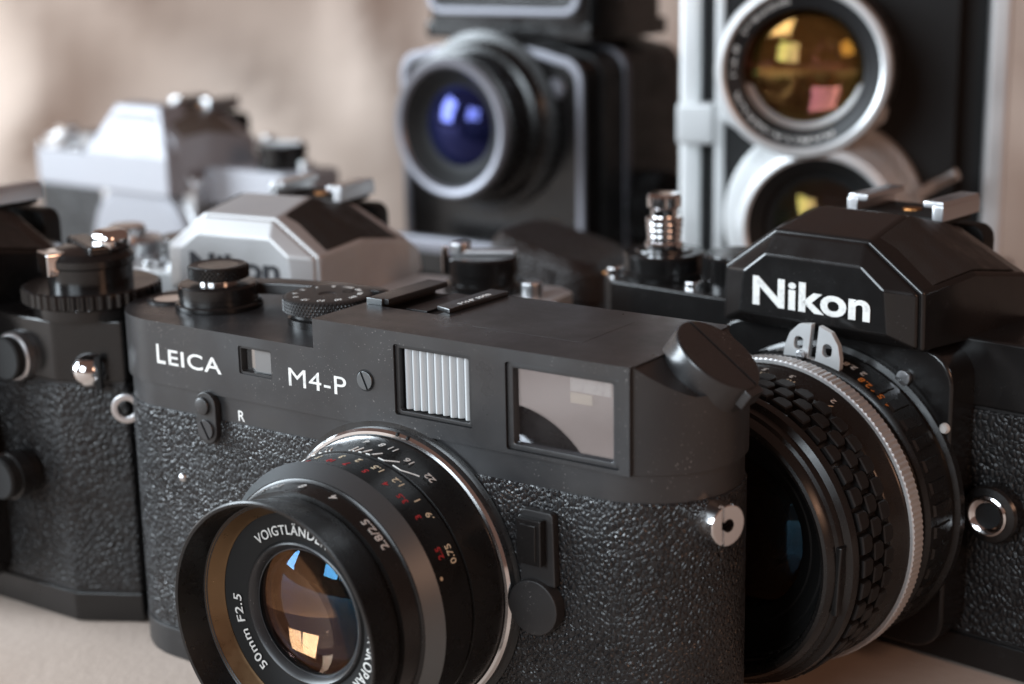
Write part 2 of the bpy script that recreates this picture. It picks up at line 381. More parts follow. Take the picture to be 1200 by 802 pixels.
# ------------------------------------------------------------------ the black rangefinder camera
def rangefinder():
    global CUR
    t = Thing('rangefinder_camera', 'black rangefinder camera lettered LEICA M4-P with short 50mm lens', 'camera', (69, 16.75, 0)); t.off = Vector((69, 16.75, 0)); CUR = t
    X1, Y1 = 138, 33.5
    base = part('base_plate', prism(stadium(0, X1, 0, Y1), 0, 6.6, .5, 2, 40), PAINT_LOW, t)
    shell = part('body_shell', prism(stadium(0, X1, 0, Y1, off=-.55), 6.3, 59.2), PAINT, t)
    leather = part('leather_covering', prism(stadium(0, X1, 0, Y1, n=30, off=-.15), 6.9, 53.8, .25, 1, 40), LEATHER_L, t)
    # top cover: long low part, raised finder housing, sloped rewind shoulder, window openings
    A = prism(stadium(0, X1, 0, Y1, off=.12), 58.9, 71.66)
    B = box(60.15, 127.4, -.12, Y1+.12, 66, 77.2)
    D = box(61, 127.4, -.12, 14, 58.9, 76.0)
    out = [p for p in stadium(0, X1, 0, Y1, off=.118) if p[0] > 110]
    Cc = prism([(112, -.118)]+[p for p in out if p[0] > 112.1]+[(112, Y1+.118)], 66, 77.19)
    slope2 = xf(box(0, 40, -30, 60, 0, 30), T(127.45, 0, 76.9) @ RY(34))
    Cc = boolean(Cc, [(slope2, 'DIFFERENCE')])
    def hol(x0, x1, z0, z1, dep, r=.5):
        b = prism([(x, y) for x, y in rrect(x1-x0, z1-z0, r, 4)], -dep, 3); return xf(b, T((x0+x1)/2, 0, (z0+z1)/2) @ FRONT)
    top = boolean(A, [(B, 'UNION'), (D, 'UNION'), (Cc, 'UNION'), (hol(41, 49.6, 64.2, 69.7, 4), 'DIFFERENCE'), (hol(78.9, 95.9, 62, 74.9, 3), 'DIFFERENCE'),
                      (hol(103, 125.4, 59.6, 75.0, 3), 'DIFFERENCE'), (box(61.5, 78, 14, 34.5, 75.2, 80), 'DIFFERENCE')])
    bevel(top, .5, 3, 30)
    top = part('top_cover', top, PAINT, t, None, 40)
    # lettering
    part('engraving', join(xf(text('L', None, 3.9, .012), T(18.7, 0, 0)), xf(text('EICA', 14.4, 3.15, .012, spacing=1.08), T(21.9, 0, 0))), WHITE, top, T(0, -.08, 63.25) @ FRONT)
    part('engraving', text('M4-P', 14.0, 3.45, 0, spacing=1.05), WHITE, top, T(53.7, -.08, 63.7) @ FRONT)
    part('engraving', text('R', None, 2.1, .01), WHITE, shell, T(39.4, .62, 54.4) @ FRONT)
    slot_screw('screw', top, T(72.3, -.1, 67.3) @ FRONT @ RZ(-65), 1.75, BLUEGREY, .45)
    part('screw_recess', lathe([(1.7, .03), (2.05, .03), (2.05, -.2), (1.7, -.2)], 32, closed=True), MATTE, top, T(72.3, -.12, 67.3) @ FRONT)
    # small rangefinder window
    rw = part('rangefinder_window', ringplate([(x*1.0, y) for x, y in rrect(8.5, 5.4, .5, 4)], rrect(7.6, 4.6, .3, 4), -3.4, -.15), PAINT_LOW, t, T(45.3, 0, 66.95) @ FRONT)
    part('glass', box(41.6, 49, 1.6, 2.0, 64.6, 69.3), VFMIR, rw)
    part('prism', box(44.3, 48.9, .9, 1.5, 64.7, 69.2, .1), PRISMG, rw)
    # frosted illumination window with upright ribs
    iw = part('illumination_window', join(ringplate(rrect(16.9, 12.8, .5, 4), rrect(15.2, 11.4, .4, 4), -2.6, -.35, .15), box(-7.8, 7.8, -5.9, 5.9, -2.8, -2.5)), PAINT_LOW, t, T(87.4, 0, 68.45) @ FRONT)
    n = 9
    rib = lathe([(0, 0), (1, 0), (1, 1), (0, 1)], 12); rib.free()
    for i in range(n):
        x0 = 80.1+14.7*i/n; w = 14.7/n
        P = [(x0+w*.02, 2.2)]+[(x0+w*(.03+.94*k/6), 1.55-.6*math.sin(math.pi*k/6)) for k in range(7)]+[(x0+w*.98, 2.2)]
        part('prism_rib', prism(P, 62.9+random.uniform(0, .35), 74.0), FROST, iw)
    # viewfinder window
    vw = part('viewfinder_window', join(ringplate(rrect(22.3, 15.3, .6, 4), rrect(19.7, 13.3, .4, 4), -2.2, -.3, .2)), PAINT, t, T(114.2, 0, 67.3) @ FRONT)
    part('glass', box(104.2, 124.2, 1.2, 1.5, 60.5, 74.1), VFPANE, vw)
    part('finder_optic', box(103.9, 124.5, 2.5, 2.9, 60.2, 74.4), VFBACK, vw)
    part('reflection_block', box(114.6, 122.6, 2.1, 2.4, 71.0, 73.6, .1), WHITE, vw)  # white block painted as the bright rectangle reflected in the finder glass
    part('reflection_block', box(114.6, 118.9, 2.1, 2.4, 69.0, 70.8, .1), CREAM, vw)  # cream block below it, lower part of the same painted reflection
    # flash-terminal style fittings on the front
    fl = part('mount_release_cover', prism(capsule(10.4, 2.7), 0, 1.6, .3), PAINT_LOW, t, T(32.2, .5, 54.2) @ FRONT)
    part('screw', disc(1.75, 0, .7, .3, 32), PAINT, fl, T(31.7, -1.1, 56.6) @ FRONT)
    slot_screw('screw', fl, T(32.2, -1.1, 51.9) @ FRONT @ RZ(-60), 2.0, PAINT, .5)
    part('rivet', lathe([(0, .7), (.5, .6), (.9, .25), (1.0, 0), (1.0, -.5), (0, -.5)], 24), SATIN, t, T(23.4, .1, 40.2) @ FRONT)
    # frame selector lever right of the lens
    lv = part('frame_selector', prism([(-3.3, -2), (-3.0, 10.6), (-2.4, 11.2), (3.0, 11.2), (3.6, 10.6), (3.9, -2)], 0, 1.7, .35), PAINT_LOW, t, T(109.6, .2, 39.0) @ FRONT)
    part('pivot_disc', disc(5.0, 0, 2.7, .35, 48), PAINT_LOW, lv, T(109.4, .2, 32.9) @ FRONT)
    part('lever_grip', join(xf(box(-2.5, 2.5, -4.1, 4.1, 0, 1.8, .3), T(0, 0, 0)), xf(box(-1.6, 1.6, -3.2, 3.2, 1.6, 2.1, .2), T(0, 0, 0))), ENAMEL, lv, T(109.3, -1.4, 45.0) @ FRONT)
    # strap lugs
    def lug(ang, z, left):
        cx = 16.75 if left else X1-16.75
        mx = T(cx, 16.75, z) @ RZ(ang) @ RY(90) @ T(0, 0, 16.4)
        if left:
            return part('strap_lug', xf(ringplate([(3.2*math.cos(2*math.pi*i/40), 3.2*math.sin(2*math.pi*i/40)) for i in range(40)], [(1.7*math.cos(2*math.pi*i/40), 1.7*math.sin(2*math.pi*i/40)) for i in range(40)], -.9, .9, .3), T(0, 0, 1.9) @ RX(90)), SATIN, t, mx)
        bm = boolean(disc(3.6, -1, 3.8, .35, 48), [(box(-4, 4, -1.5, -.9, 2.9, 5), 'DIFFERENCE'), (disc(1.15, -.5, 5, .1, 24), 'DIFFERENCE')])
        L = part('strap_lug', bm, CHROME, t, mx, 40)
        return L
    lug(-143, 50.0, True); lug(-20, 50.0, False)
    # advance lever hub, release knob
    hub = part('advance_hub', lathe([(0, 71.5), (8.7, 71.5), (8.9, 71.9), (8.9, 72.6), (8.6, 72.9), (8.0, 73.0), (8.0, 74.0), (8.15, 74.1), (8.15, 76.2), (7.8, 76.6), (7.2, 76.7), (0, 76.7)], 96), ENAMEL, t, T(20, 16.5, 0))
    lever = part('advance_lever', prism([(20, 19.5), (30, 23.8), (46, 27.5), (52, 28.8), (53.5, 30.5), (50, 31.8), (40, 31.2), (26, 28), (18, 23.5)], 73.6, 76.0, .4), PAINT, t)
    part('release_collar', lathe([(0, 76.5), (4.2, 76.5), (4.2, 77.5), (3.6, 77.8), (0, 77.8)], 48), CHROME, t, T(20.3, 16.5, 0))
    rk = part('release_knob', knurl(6.1, 77.6, 80.2, 40, .5, True, .4), ENAMEL, t, T(20.3, 16.5, 0), 20)
    part('knob_top', lathe([(0, 79.95), (3, 80.05), (5.5, 80.4), (5.5, 80.1)], 48), PAINT_LOW, rk, T(20.3, 16.5, 0))
    # film counter window on the end of the cover
    fc = part('frame_counter', lathe([(0, 71.5), (5.2, 71.5), (5.2, 72.0), (4.5, 72.3), (3.9, 72.1), (3.7, 71.9), (0, 71.9)], 48), PAINT_LOW, t, T(7.5, 15.5, 0))
    part('glass', lathe([(0, 72.15), (3.7, 72.05), (3.7, 71.85), (0, 71.85)], 32), CHROME, fc, T(7.5, 15.5, 0))
    # shutter dial
    sd = part('shutter_dial', lathe([(0, 71.5), (7.9, 71.5), (7.9, 73.0), (7.2, 73.3), (7.2, 74.3), (0, 74.3)], 64), ENAMEL, t, T(48.6, 17.4, 0))
    part('knurled_ring', knurl(8.7, 74.2, 77.0, 70, .35, True, .35), PAINT_LOW, sd, T(48.6, 17.4, 0), 20)
    part('dial_face', lathe([(1.6, 76.2), (1.6, 77.05), (2.0, 77.2), (7.8, 77.2), (8.3, 77.0), (8.3, 76.6)], 64), DIALTOP, sd, T(48.6, 17.4, 0))
    nums = ['1000', '500', '250', '125', '60', '30', '15', '8', '4', '2', '1', 'B']
    bms = [arc(text(s, None, 1.15 if len(s) < 3 else .95, .01, .05, True), 6.4, 77.2, 90-i*30) for i, s in enumerate(nums)]
    part('engraving', join(*bms), WHITE, sd, T(48.6, 17.4, 0))
    part('release_button', lathe([(0, 76.0), (.9, 76.0), (1.3, 75.9), (1.6, 75.6), (1.6, 75.0)], 24), MATTE, sd, T(48.6, 17.4, 0))
    part('screw', lathe([(0, 77.16), (.7, 77.2), (1.1, 77.26), (1.25, 77.2), (1.25, 77)], 24), MATTE, sd, T(48.6+2.2, 17.4+3.6, 0))
    # accessory shoe: side rails and spring plate, set into the cover
    sh = part('accessory_shoe', box(62.2, 77.4, 16.6, 33.3, 75.0, 75.9, .15), MATTE, t)
    part('rail', prism([(60.8, 15.2), (65.6, 15.2), (65.6, 33.6), (60.8, 33.6)], 77.25, 78.4, .25), PAINT, sh)
    part('rail', prism([(75.6, 17.0), (79.6, 15.6), (80.2, 33.6), (75.8, 33.6)], 77.2, 78.1, .25), PAINT, sh)
    part('rail_web', box(60.9, 62.6, 16, 33.5, 75.2, 77.5, .1), PAINT, sh); part('rail_web', box(77.2, 78.6, 17, 33.5, 75.2, 77.45, .1), PAINT, sh)
    part('contact', box(67.5, 72.5, 18, 33.2, 75.8, 76.4, .15), PAINT_LOW, sh)
    part('shoe_clip', box(60.9, 64.6, 14.4, 15.3, 76.9, 78.45, .2), BLUEGREY, sh)
    part('engraving', text('M4-P 1598', 9.5, 1.15, .01, .05), WHITE, sh, T(79.2, 20, 78.1) @ RZ(90))
    # slanted rewind knob with folding crank line
    ax = T(130.2, 16.2, 70.6) @ RY(36)
    rw = part('rewind_knob', boolean(lathe([(0, -1.2), (6.6, -1.2), (6.6, 1.0), (7.7, 1.3), (8.1, 1.8), (8.1, 7.2), (7.9, 7.6), (7.5, 7.8), (0, 7.8)], 80), [(xf(box(-9, 9, -.3, .3, 7.45, 9), T(0, 1.0, 0)), 'DIFFERENCE')]), PAINT, t, ax, 30)
    part('crank_tab', box(-1.0, 1.2, -2.4, 2.4, 4.2, 7.4, .3), PAINT, rw, ax @ T(8.0, 0, 0))
    # inscription-plate outline scratched on the finder housing roof
    part('roof_plate', box(89, 112, 10, 27, 77.0, 77.23, .02), PAINT, t)
    # ---------------- lens
    XL, ZL = 77.8, 32.66; ML = T(XL, 0, ZL) @ FRONT
    lens = part('lens', lathe([(0, -1), (27.6, -1), (27.8, .1), (26.0, .3), (25.9, 1.7), (25.5, 1.9), (24.45, 9.2), (23.9, 9.3), (23.9, 9.6), (24.2, 9.7), (24.2, 17.2), (23.6, 17.4), (22, 17.6)], 160), ANOD, t, ML)
    part('mount_ring', lathe([(25.6, 0), (26.3, 0), (26.65, .3), (26.65, 1.5), (26.2, 1.95), (25.7, 2.0)], 160), CHROME, lens, ML)
    for a in (84, 79):
        part('mount_notch', box(-.45, .2, -.28, .28, 0, .8, .1), MATTE, lens, ML @ RZ(a) @ T(26.5, 0, 1.2))
    bms = []
    for s, k in (('22', 22), ('16', 16), ('11', 11), ('8', 8), ('4', 4)):
        for sg in (-1, 1):
            th = 100.7+sg*k*1.93; d = 5.3+(.9 if k > 12 else 0)
            bms.append(wrap(text(s, None, 1.55, .012, .04, True), 25.8-(d-1.8)*.15+.02, d, th))
    part('lettering', join(*bms), WHITE, lens, ML)
    bms = []
    for k in (22, 16, 11, 8, 5.6, 4):
        for sg in (-1, 1):
            a0 = 100.7+sg*k*1.93*.93; a1 = 100.7+sg*k*1.93*.45
            P = []
            for j in range(9):
                f = j/8; d = 7.4+1.55*min(1, f*1.6) ; a = R(a0+(a1-a0)*f*.55); r = 25.8-(d-1.8)*.182+.07
                P.append((r*math.cos(a), r*math.sin(a), d))
            bms.append(tube(P, .13, 5))
    part('depth_scale', join(*bms), WHITE, lens, ML)
    sc = [('5', 107), ('3', 94), ('2', 85.2), ('1.5', 75), ('1.2', 64), ('1', 52.5), ('.9', 44.5), ('0.75', 27.2)]
    part('lettering', join(*[wrap(text(s, None, 1.5, .012, .04, True), 24.22, 11.7, a) for s, a in sc]), CREAM, lens, ML)
    ft = [('15', 109), ('10', 95), ('7', 86.5), ('5', 76.5), ('4', 65.5), ('3.5', 56), ('3', 46), ('2.5', 29.3)]
    part('lettering', join(*[wrap(text(s, None, 1.35, .012, .04, True), 24.22, 14.2, a) for s, a in ft]), RED, lens, ML)
    part('index_dot', lathe([(0, .12), (.35, .1), (.35, -.1)], 12), CREAM, lens, ML @ RZ(20) @ T(24.2, 0, 16) @ RY(90))
    part('aperture_ring', lathe([(22, 17.3), (24.5, 17.4), (24.95, 17.7), (24.95, 18.0), (22.9, 20.9), (22.6, 21.1), (22.2, 21.2), (21.6, 24.7), (20, 24.9)], 160), ANOD, lens, ML)
    part('chamfer_ring', lathe([(24.97, 18.0), (25.0, 18.05), (22.95, 20.95), (22.8, 20.9)], 160), BLUEGREY, lens, ML)
    ap = [('16', 118), ('11', 108), ('8', 93), ('4', 75), ('2.8/2.5', 49)]
    part('lettering', join(*[wrap(text(s, None, 1.7, .012, .04, True), 22.1, 22.6, a) for s, a in ap]), WHITE, lens, ML)
    part('hood', lathe([(20.2, 24.6), (20.6, 24.9), (20.9, 25.4), (22.3, 33.0), (22.45, 33.4), (22.2, 33.6), (21.7, 33.5), (20.6, 28.3), (20.0, 28.0)], 160), ANOD, lens, ML)
    part('hood_lining', lathe([(20.3, 28.2), (20.05, 27.9), (18.6, 26.0), (18.2, 25.6), (18.2, 25.2)], 160), BRONZE, lens, ML)
    nr = part('name_ring', lathe([(18.4, 25.4), (17.9, 25.6), (13.2, 25.0), (12.9, 25.3), (12.2, 25.2), (12.0, 24.6), (11.7, 24.6), (11.6, 24.0), (11.4, 20), (11.4, 14), (0, 14)], 128), MATTE, lens, ML)
    part('retaining_ring', lathe([(12.75, 25.0), (12.8, 25.35), (12.5, 25.5), (11.9, 25.1), (11.4, 24.2), (11.2, 24.2)], 128), BLUEGREY if False else PAINT, lens, ML)
    part('lettering', arc(text('50mm F2.5', 14.3, 1.95, .01, .04, True, 1.1), 15.3, 25.45, 205), WHITE, lens, ML)
    part('lettering', arc(text('VOIGTLÄNDER', 17.5, 2.1, .01, .04, True, 1.1), 15.3, 25.45, 98), WHITE, lens, ML)
    part('lettering', arc(text('COLOR-SKOPAR', 17.5, 1.95, .01, .04, True, 1.1), 15.3, 25.45, -10), WHITE, lens, ML)
    def dome(r, rc, h, n=14):                # spherical cap, rim at height h
        s = rc-math.sqrt(rc*rc-r*r); return [(r*math.sin(k/n*math.pi/2), h+s-(rc-math.sqrt(rc*rc-(r*math.sin(k/n*math.pi/2))**2))) for k in range(n+1)]
    fe = dome(11.4, 24, 23.2)
    part('front_element', lathe(fe+[(11.4, 22.6), (0, 22.6)], 96), COATED_V, lens, ML, 60)
    part('inner_element', lathe([(r, h) for r, h in dome(10.6, -30, 18.0)] if False else [(0, 16.6), (3, 16.75), (6, 17.25), (9, 18.1), (11.3, 19.0)], 96), AMBER, lens, ML, 60)
    CUR = None
rangefinder()

# ------------------------------------------------------------------ single-lens reflex cameras (one builder, four different cameras)
def slr(label, loc, rz, sc=1.0, silver=False, chamf=(9, 6), lens='cap', badge=None, left_controls='lever', knob='crank', shoe=True, name='slr_camera', xr=73, xl=-69, plate='nikon', prism_leather=True, cap_metal=False, wide=False, pl=None, body=None):
    global CUR
    t = Thing(name, label, 'camera', loc, rz, sc); CUR = t
    BODY = SILVERP if silver else ENAMEL; TRIM = SATIN if silver else ENAMEL
    if body: BODY = body
    YF, YB = 9, 32; cw, cd = chamf
    def octo(o=0.0):
        return [(xl+cw*.7, YF-o), (xr-cw, YF-o), (xr+o*.9, YF+cd-o*.3), (xr+o*.9, YB-4), (xr-5, YB+o), (xl+5, YB+o), (xl-o*.9, YB-4), (xl-o*.9, YF+cd-o*.3)]
    part('base_plate', prism(octo(.25), 0, 6.6, .5, 2), BODY, t)
    part('body_shell', prism(octo(-.4), 6.2, 54.5), BODY if silver else PAINT_LOW, t)
    part('leather_covering', prism(octo(.05), 6.9, 53.6, .6, 3), LEATHER_N, t)
    tp = part('top_plate', prism(octo(.3), 54.0, 67.5, .7, 3), BODY, t)
    HZ = 34.2
    part('mirror_box', xf(prism([(x, y) for x, y in rrect(54, 61, 7, 6)], -11, 0, .8, 3, 40), T(0, 0, 35.8) @ FRONT), ENAMEL if not silver else SATIN, t, T(0, -.2, 0))
    # pentaprism housing: lofted sections
    def sec(y, ht, zt, hs, zs, hb, zb): return [(-hb, y, zb), (-hs, y, zs), (-ht, y, zt), (ht, y, zt), (hs, y, zs), (hb, y, zb)]
    pr = part('prism_housing', loft([sec(-4.2, 10.6, 86.6, 22.4, 78.0, 22.6, 66.6), sec(11, 9.5, 89.3, 25.0, 79.6, 25.6, 66.6), sec(30, 11, 84.6, 26.4, 76.5, 27, 66.6), sec(39, 14, 76.0, 24, 72.5, 25, 66.6)], bw=.7, seg=3, ang=12), BODY, t)
    if wide: fr = part('nameplate', loft([[(x, y, z) for x, y in q] for z, q in ((58, [(-23, -9), (23, -9), (23, 9), (-23, 9)]), (72.5, [(-23, -9), (23, -9), (23, 9), (-23, 9)]), (89.8, [(-12.5, -1.5), (12.5, -1.5), (12.5, 9), (-12.5, 9)]))], bw=.8, seg=3, ang=15), BODY, t)
    else: fr = part('nameplate', loft([sec(-4.0, 10.0, 85.9, 21.4, 77.6, 21.6, 67.2), sec(-4.9, 10.0, 85.9, 21.4, 77.6, 21.6, 67.2), sec(-7.5, 10.8, 82.0, 15.6, 78.2, 16.6, 69.6)], bw=.45, seg=3, ang=15), SILVERP if silver else ENAMEL, t)
    if badge: part('lettering', text(badge, 26.4, 5.9, .028, .12), GREYTXT if silver else WHITE, fr, T(-13.2, -7.56, 71.6) @ FRONT)
    if prism_leather:
        SE = [(-2.6, 10.55, 86.9, 22.6, 78.2), (11, 9.5, 89.3, 25.0, 79.6), (29.2, 10.95, 84.8, 26.35, 76.6)]
        for sx in (1, -1):
            bm = bmesh.new(); V = []
            for k in range(9):
                f = k/8*2; a, b = SE[min(int(f), 1)], SE[min(int(f), 1)+1]; f -= min(int(f), 1)
                q = [x+(y-x)*f for x, y in zip(a, b)]
                row = []
                for e in range(-1, 8):
                    w = max(0, min(6, e))/6; w = .05+.9*w; l = .38 if 0 <= e <= 6 and 0 < k < 8 else -.4
                    row.append(bm.verts.new((sx*(q[1]+(q[3]-q[1])*w+l*.55), q[0], q[2]+(q[4]-q[2])*w+l*.8)))
                V.append(row)
            for a, b in zip(V, V[1:]):
                for e in range(8): bm.faces.new((a[e], a[e+1], b[e+1], b[e]))
            part('prism_leatherette', bm, pl or LEATHER_P, pr, None, 60)
    part('eyepiece', prism([(x, y) for x, y in rrect(27, 17, 3, 4)], 0, 5, .6), MATTE, t, T(0, 37, 75) @ RX(-90))
    if shoe:
        hs = part('hot_shoe', box(-9.5, 9.5, 24, 39, 84.6, 86.6, .3), MATTE, t)
        for sx in (-1, 1):
            part('rail', join(box(sx*9.8-1.2, sx*9.8+1.2, 23.5, 39.5, 86.0, 89.2, .3), box(min(sx*6.4, sx*10.8), max(sx*6.4, sx*10.8), 23.8, 39.3, 88.6, 90.0, .3)), SATIN, hs)
        part('contact', disc(2, 86.5, 87.0, .2, 24), BRASS, hs, T(0, 31, 0))
    # rewind side (right seen from the front)
    KX, KY = xr-20, 20.5
    if knob == 'crank':
        rk = part('rewind_knob', lathe([(0, 67.3), (9.5, 67.3), (9.8, 67.8), (9.8, 69.6), (9.2, 70.0), (8.2, 70.1), (8.2, 72), (8.8, 72.3), (8.8, 75.8), (8.3, 76.4), (0, 76.4)], 64), ENAMEL, t, T(KX, KY, 0))
        part('crank', box(-8.0, 7.4, -2.3, 2.3, 76.3, 77.7, .4), SATIN if silver else ENAMEL, rk, T(KX, KY, 0) @ RZ(200))
        part('crank_knob', disc(2.6, 77.2, 79.4, .4, 24), SATIN, rk, T(KX, KY, 0) @ RZ(200) @ T(5.4, 0, 0))
        part('knob_edge', box(-1.6, 1.6, -.7, .7, 72, 78.8, .4), CHROME, rk, T(KX, KY, 0) @ RZ(215) @ T(9.2, 0, 0) @ RZ(90))
        if silver: part('lock_button', disc(2.6, 67.3, 71.5, .5, 32), SATIN, t, T(KX+14.5, KY-3, 0))
    elif knob == 'dial':
        KX, KY = xr-12.5, 20.0
        rk = part('rewind_dial', lathe([(0, 67.3), (12.2, 67.3), (12.4, 67.8), (12.4, 69.8), (11.8, 70.0), (11.8, 70.4)], 80), ENAMEL, t, T(KX, KY, 0))
        part('toothed_ring', knurl(14.6, 70.2, 73.6, 46, .45, False, .7), ENAMEL, rk, T(KX, KY, 0), 25)
        part('knob', lathe([(0, 73), (8.9, 73.2), (8.9, 77.6), (9.4, 78.0), (9.4, 79.4), (8.4, 80.8), (5, 81.7), (0, 82)], 64), ENAMEL, rk, T(KX, KY, 0))
        part('crank', box(-8.6, 8.6, -2.4, 2.4, 80.3, 82.6, .7, 3), ENAMEL, rk, T(KX, KY, 0) @ RZ(-25))
        part('crank_end', box(-2.4, 2.4, -3.6, 3.6, 76.2, 81.2, .6), CHROME, rk, T(KX, KY, 0) @ RZ(-112) @ T(8.0, 0, 0))
        part('crank_end', prism([(x, y) for x, y in rrect(7.4, 7.0, 2.4, 5)], 80.6, 85.4, 1.8, 3), CHROME, rk, T(KX, KY, 0) @ RZ(-10) @ T(5.6, 2, 0))
        part('index_mark', box(-2.6, 2.6, -.2, .2, 66.9, 67.9, .1), WHITE, tp, T(KX-2, YF+.9, 0))
    # wind side (left seen from the front)
    WX = xl+13
    if left_controls:
        hub = part('advance_hub', lathe([(0, 67.3), (10.0, 67.3), (10.2, 67.9), (10.2, 69.0), (9.4, 69.3), (9.4, 72.6), (9.0, 73.2), (6.5, 73.3), (6.3, 73.8), (0, 74.0)], 64), ENAMEL if not silver else SATIN, t, T(WX, 20, 0))
        part('advance_lever', prism([(-3, 7.5), (-8, 9), (-8.8, 3), (-8, -4), (-4.4, -8.2), (0, -9), (-2, -6), (-5, -1), (-5, 4)], 69.6, 72.4, .4), ENAMEL if not silver else SATIN, hub, T(WX, 20, 0))
        part('release_collar', join(*[lathe([(0, h), (r-.4, h), (r, h+.35), (r, h+1.15), (r-.4, h+1.5), (0, h+1.5)], 40) for h, r in ((73.9, 4.4), (75.3, 3.9), (76.7, 4.0), (78.1, 4.1), (79.5, 4.2))]) if not silver else lathe([(0, 73.9), (5, 73.9), (5, 76), (4.4, 76.6), (0, 76.6)], 40), CHROME, hub, T(WX, 20, 0))
        if not silver: part('release_button', lathe([(0, 80.9), (3.0, 80.9), (3.2, 82.8), (3.9, 83.4), (3.9, 85.6), (3.2, 86.3), (0, 86.5)], 40), CHROME, hub, T(WX, 20, 0))
        sd = part('shutter_dial', knurl(8.4, 69, 74.6, 48, .3, False, .5), ENAMEL if not silver else SATIN, t, T(WX+20.5, 20.5, 0), 25)
        part('dial_face', disc(7.4, 74.5, 75.0, .2, 48), ENAMEL, sd, T(WX+20.5, 20.5, 0))
        part('pedestal', disc(7.6, 67.3, 69.2, .3, 48), ENAMEL if not silver else SATIN, sd, T(WX+20.5, 20.5, 0))
        for (dx, dy, r, h) in ((-9, -6.6, 1.9, 69.4), (13.5, -7, 2.2, 69.0)):
            part('button', disc(r, 67.3, h, .3, 24), CHROME, t, T(WX+dx, 20+dy, 0))
        part('worn_corner', box(xl-.1, xl+3.4, YF+4.9, YF+7.2, 66.9, 67.62, .2), BRASS, tp)
    # front fittings
    if lens == 'cap':
        ln = part('mount_ring', lathe([(24, -1), (30, -1), (30, .8), (29.4, 1.2), (26, 1.2)], 96), SATIN, t, T(0, 0, HZ) @ FRONT)
        part('body_cap' if not cap_metal else 'mount_cover', lathe([(0, 5.5), (25, 5.5), (26, 5.0), (27, 4.4), (28.2, 4.2), (28.2, 1.1), (24, 1.0), (0, 1)], 96), GREYCAP if cap_metal else MATTE, t, T(0, 0, HZ) @ FRONT)
    CUR = None
    return t

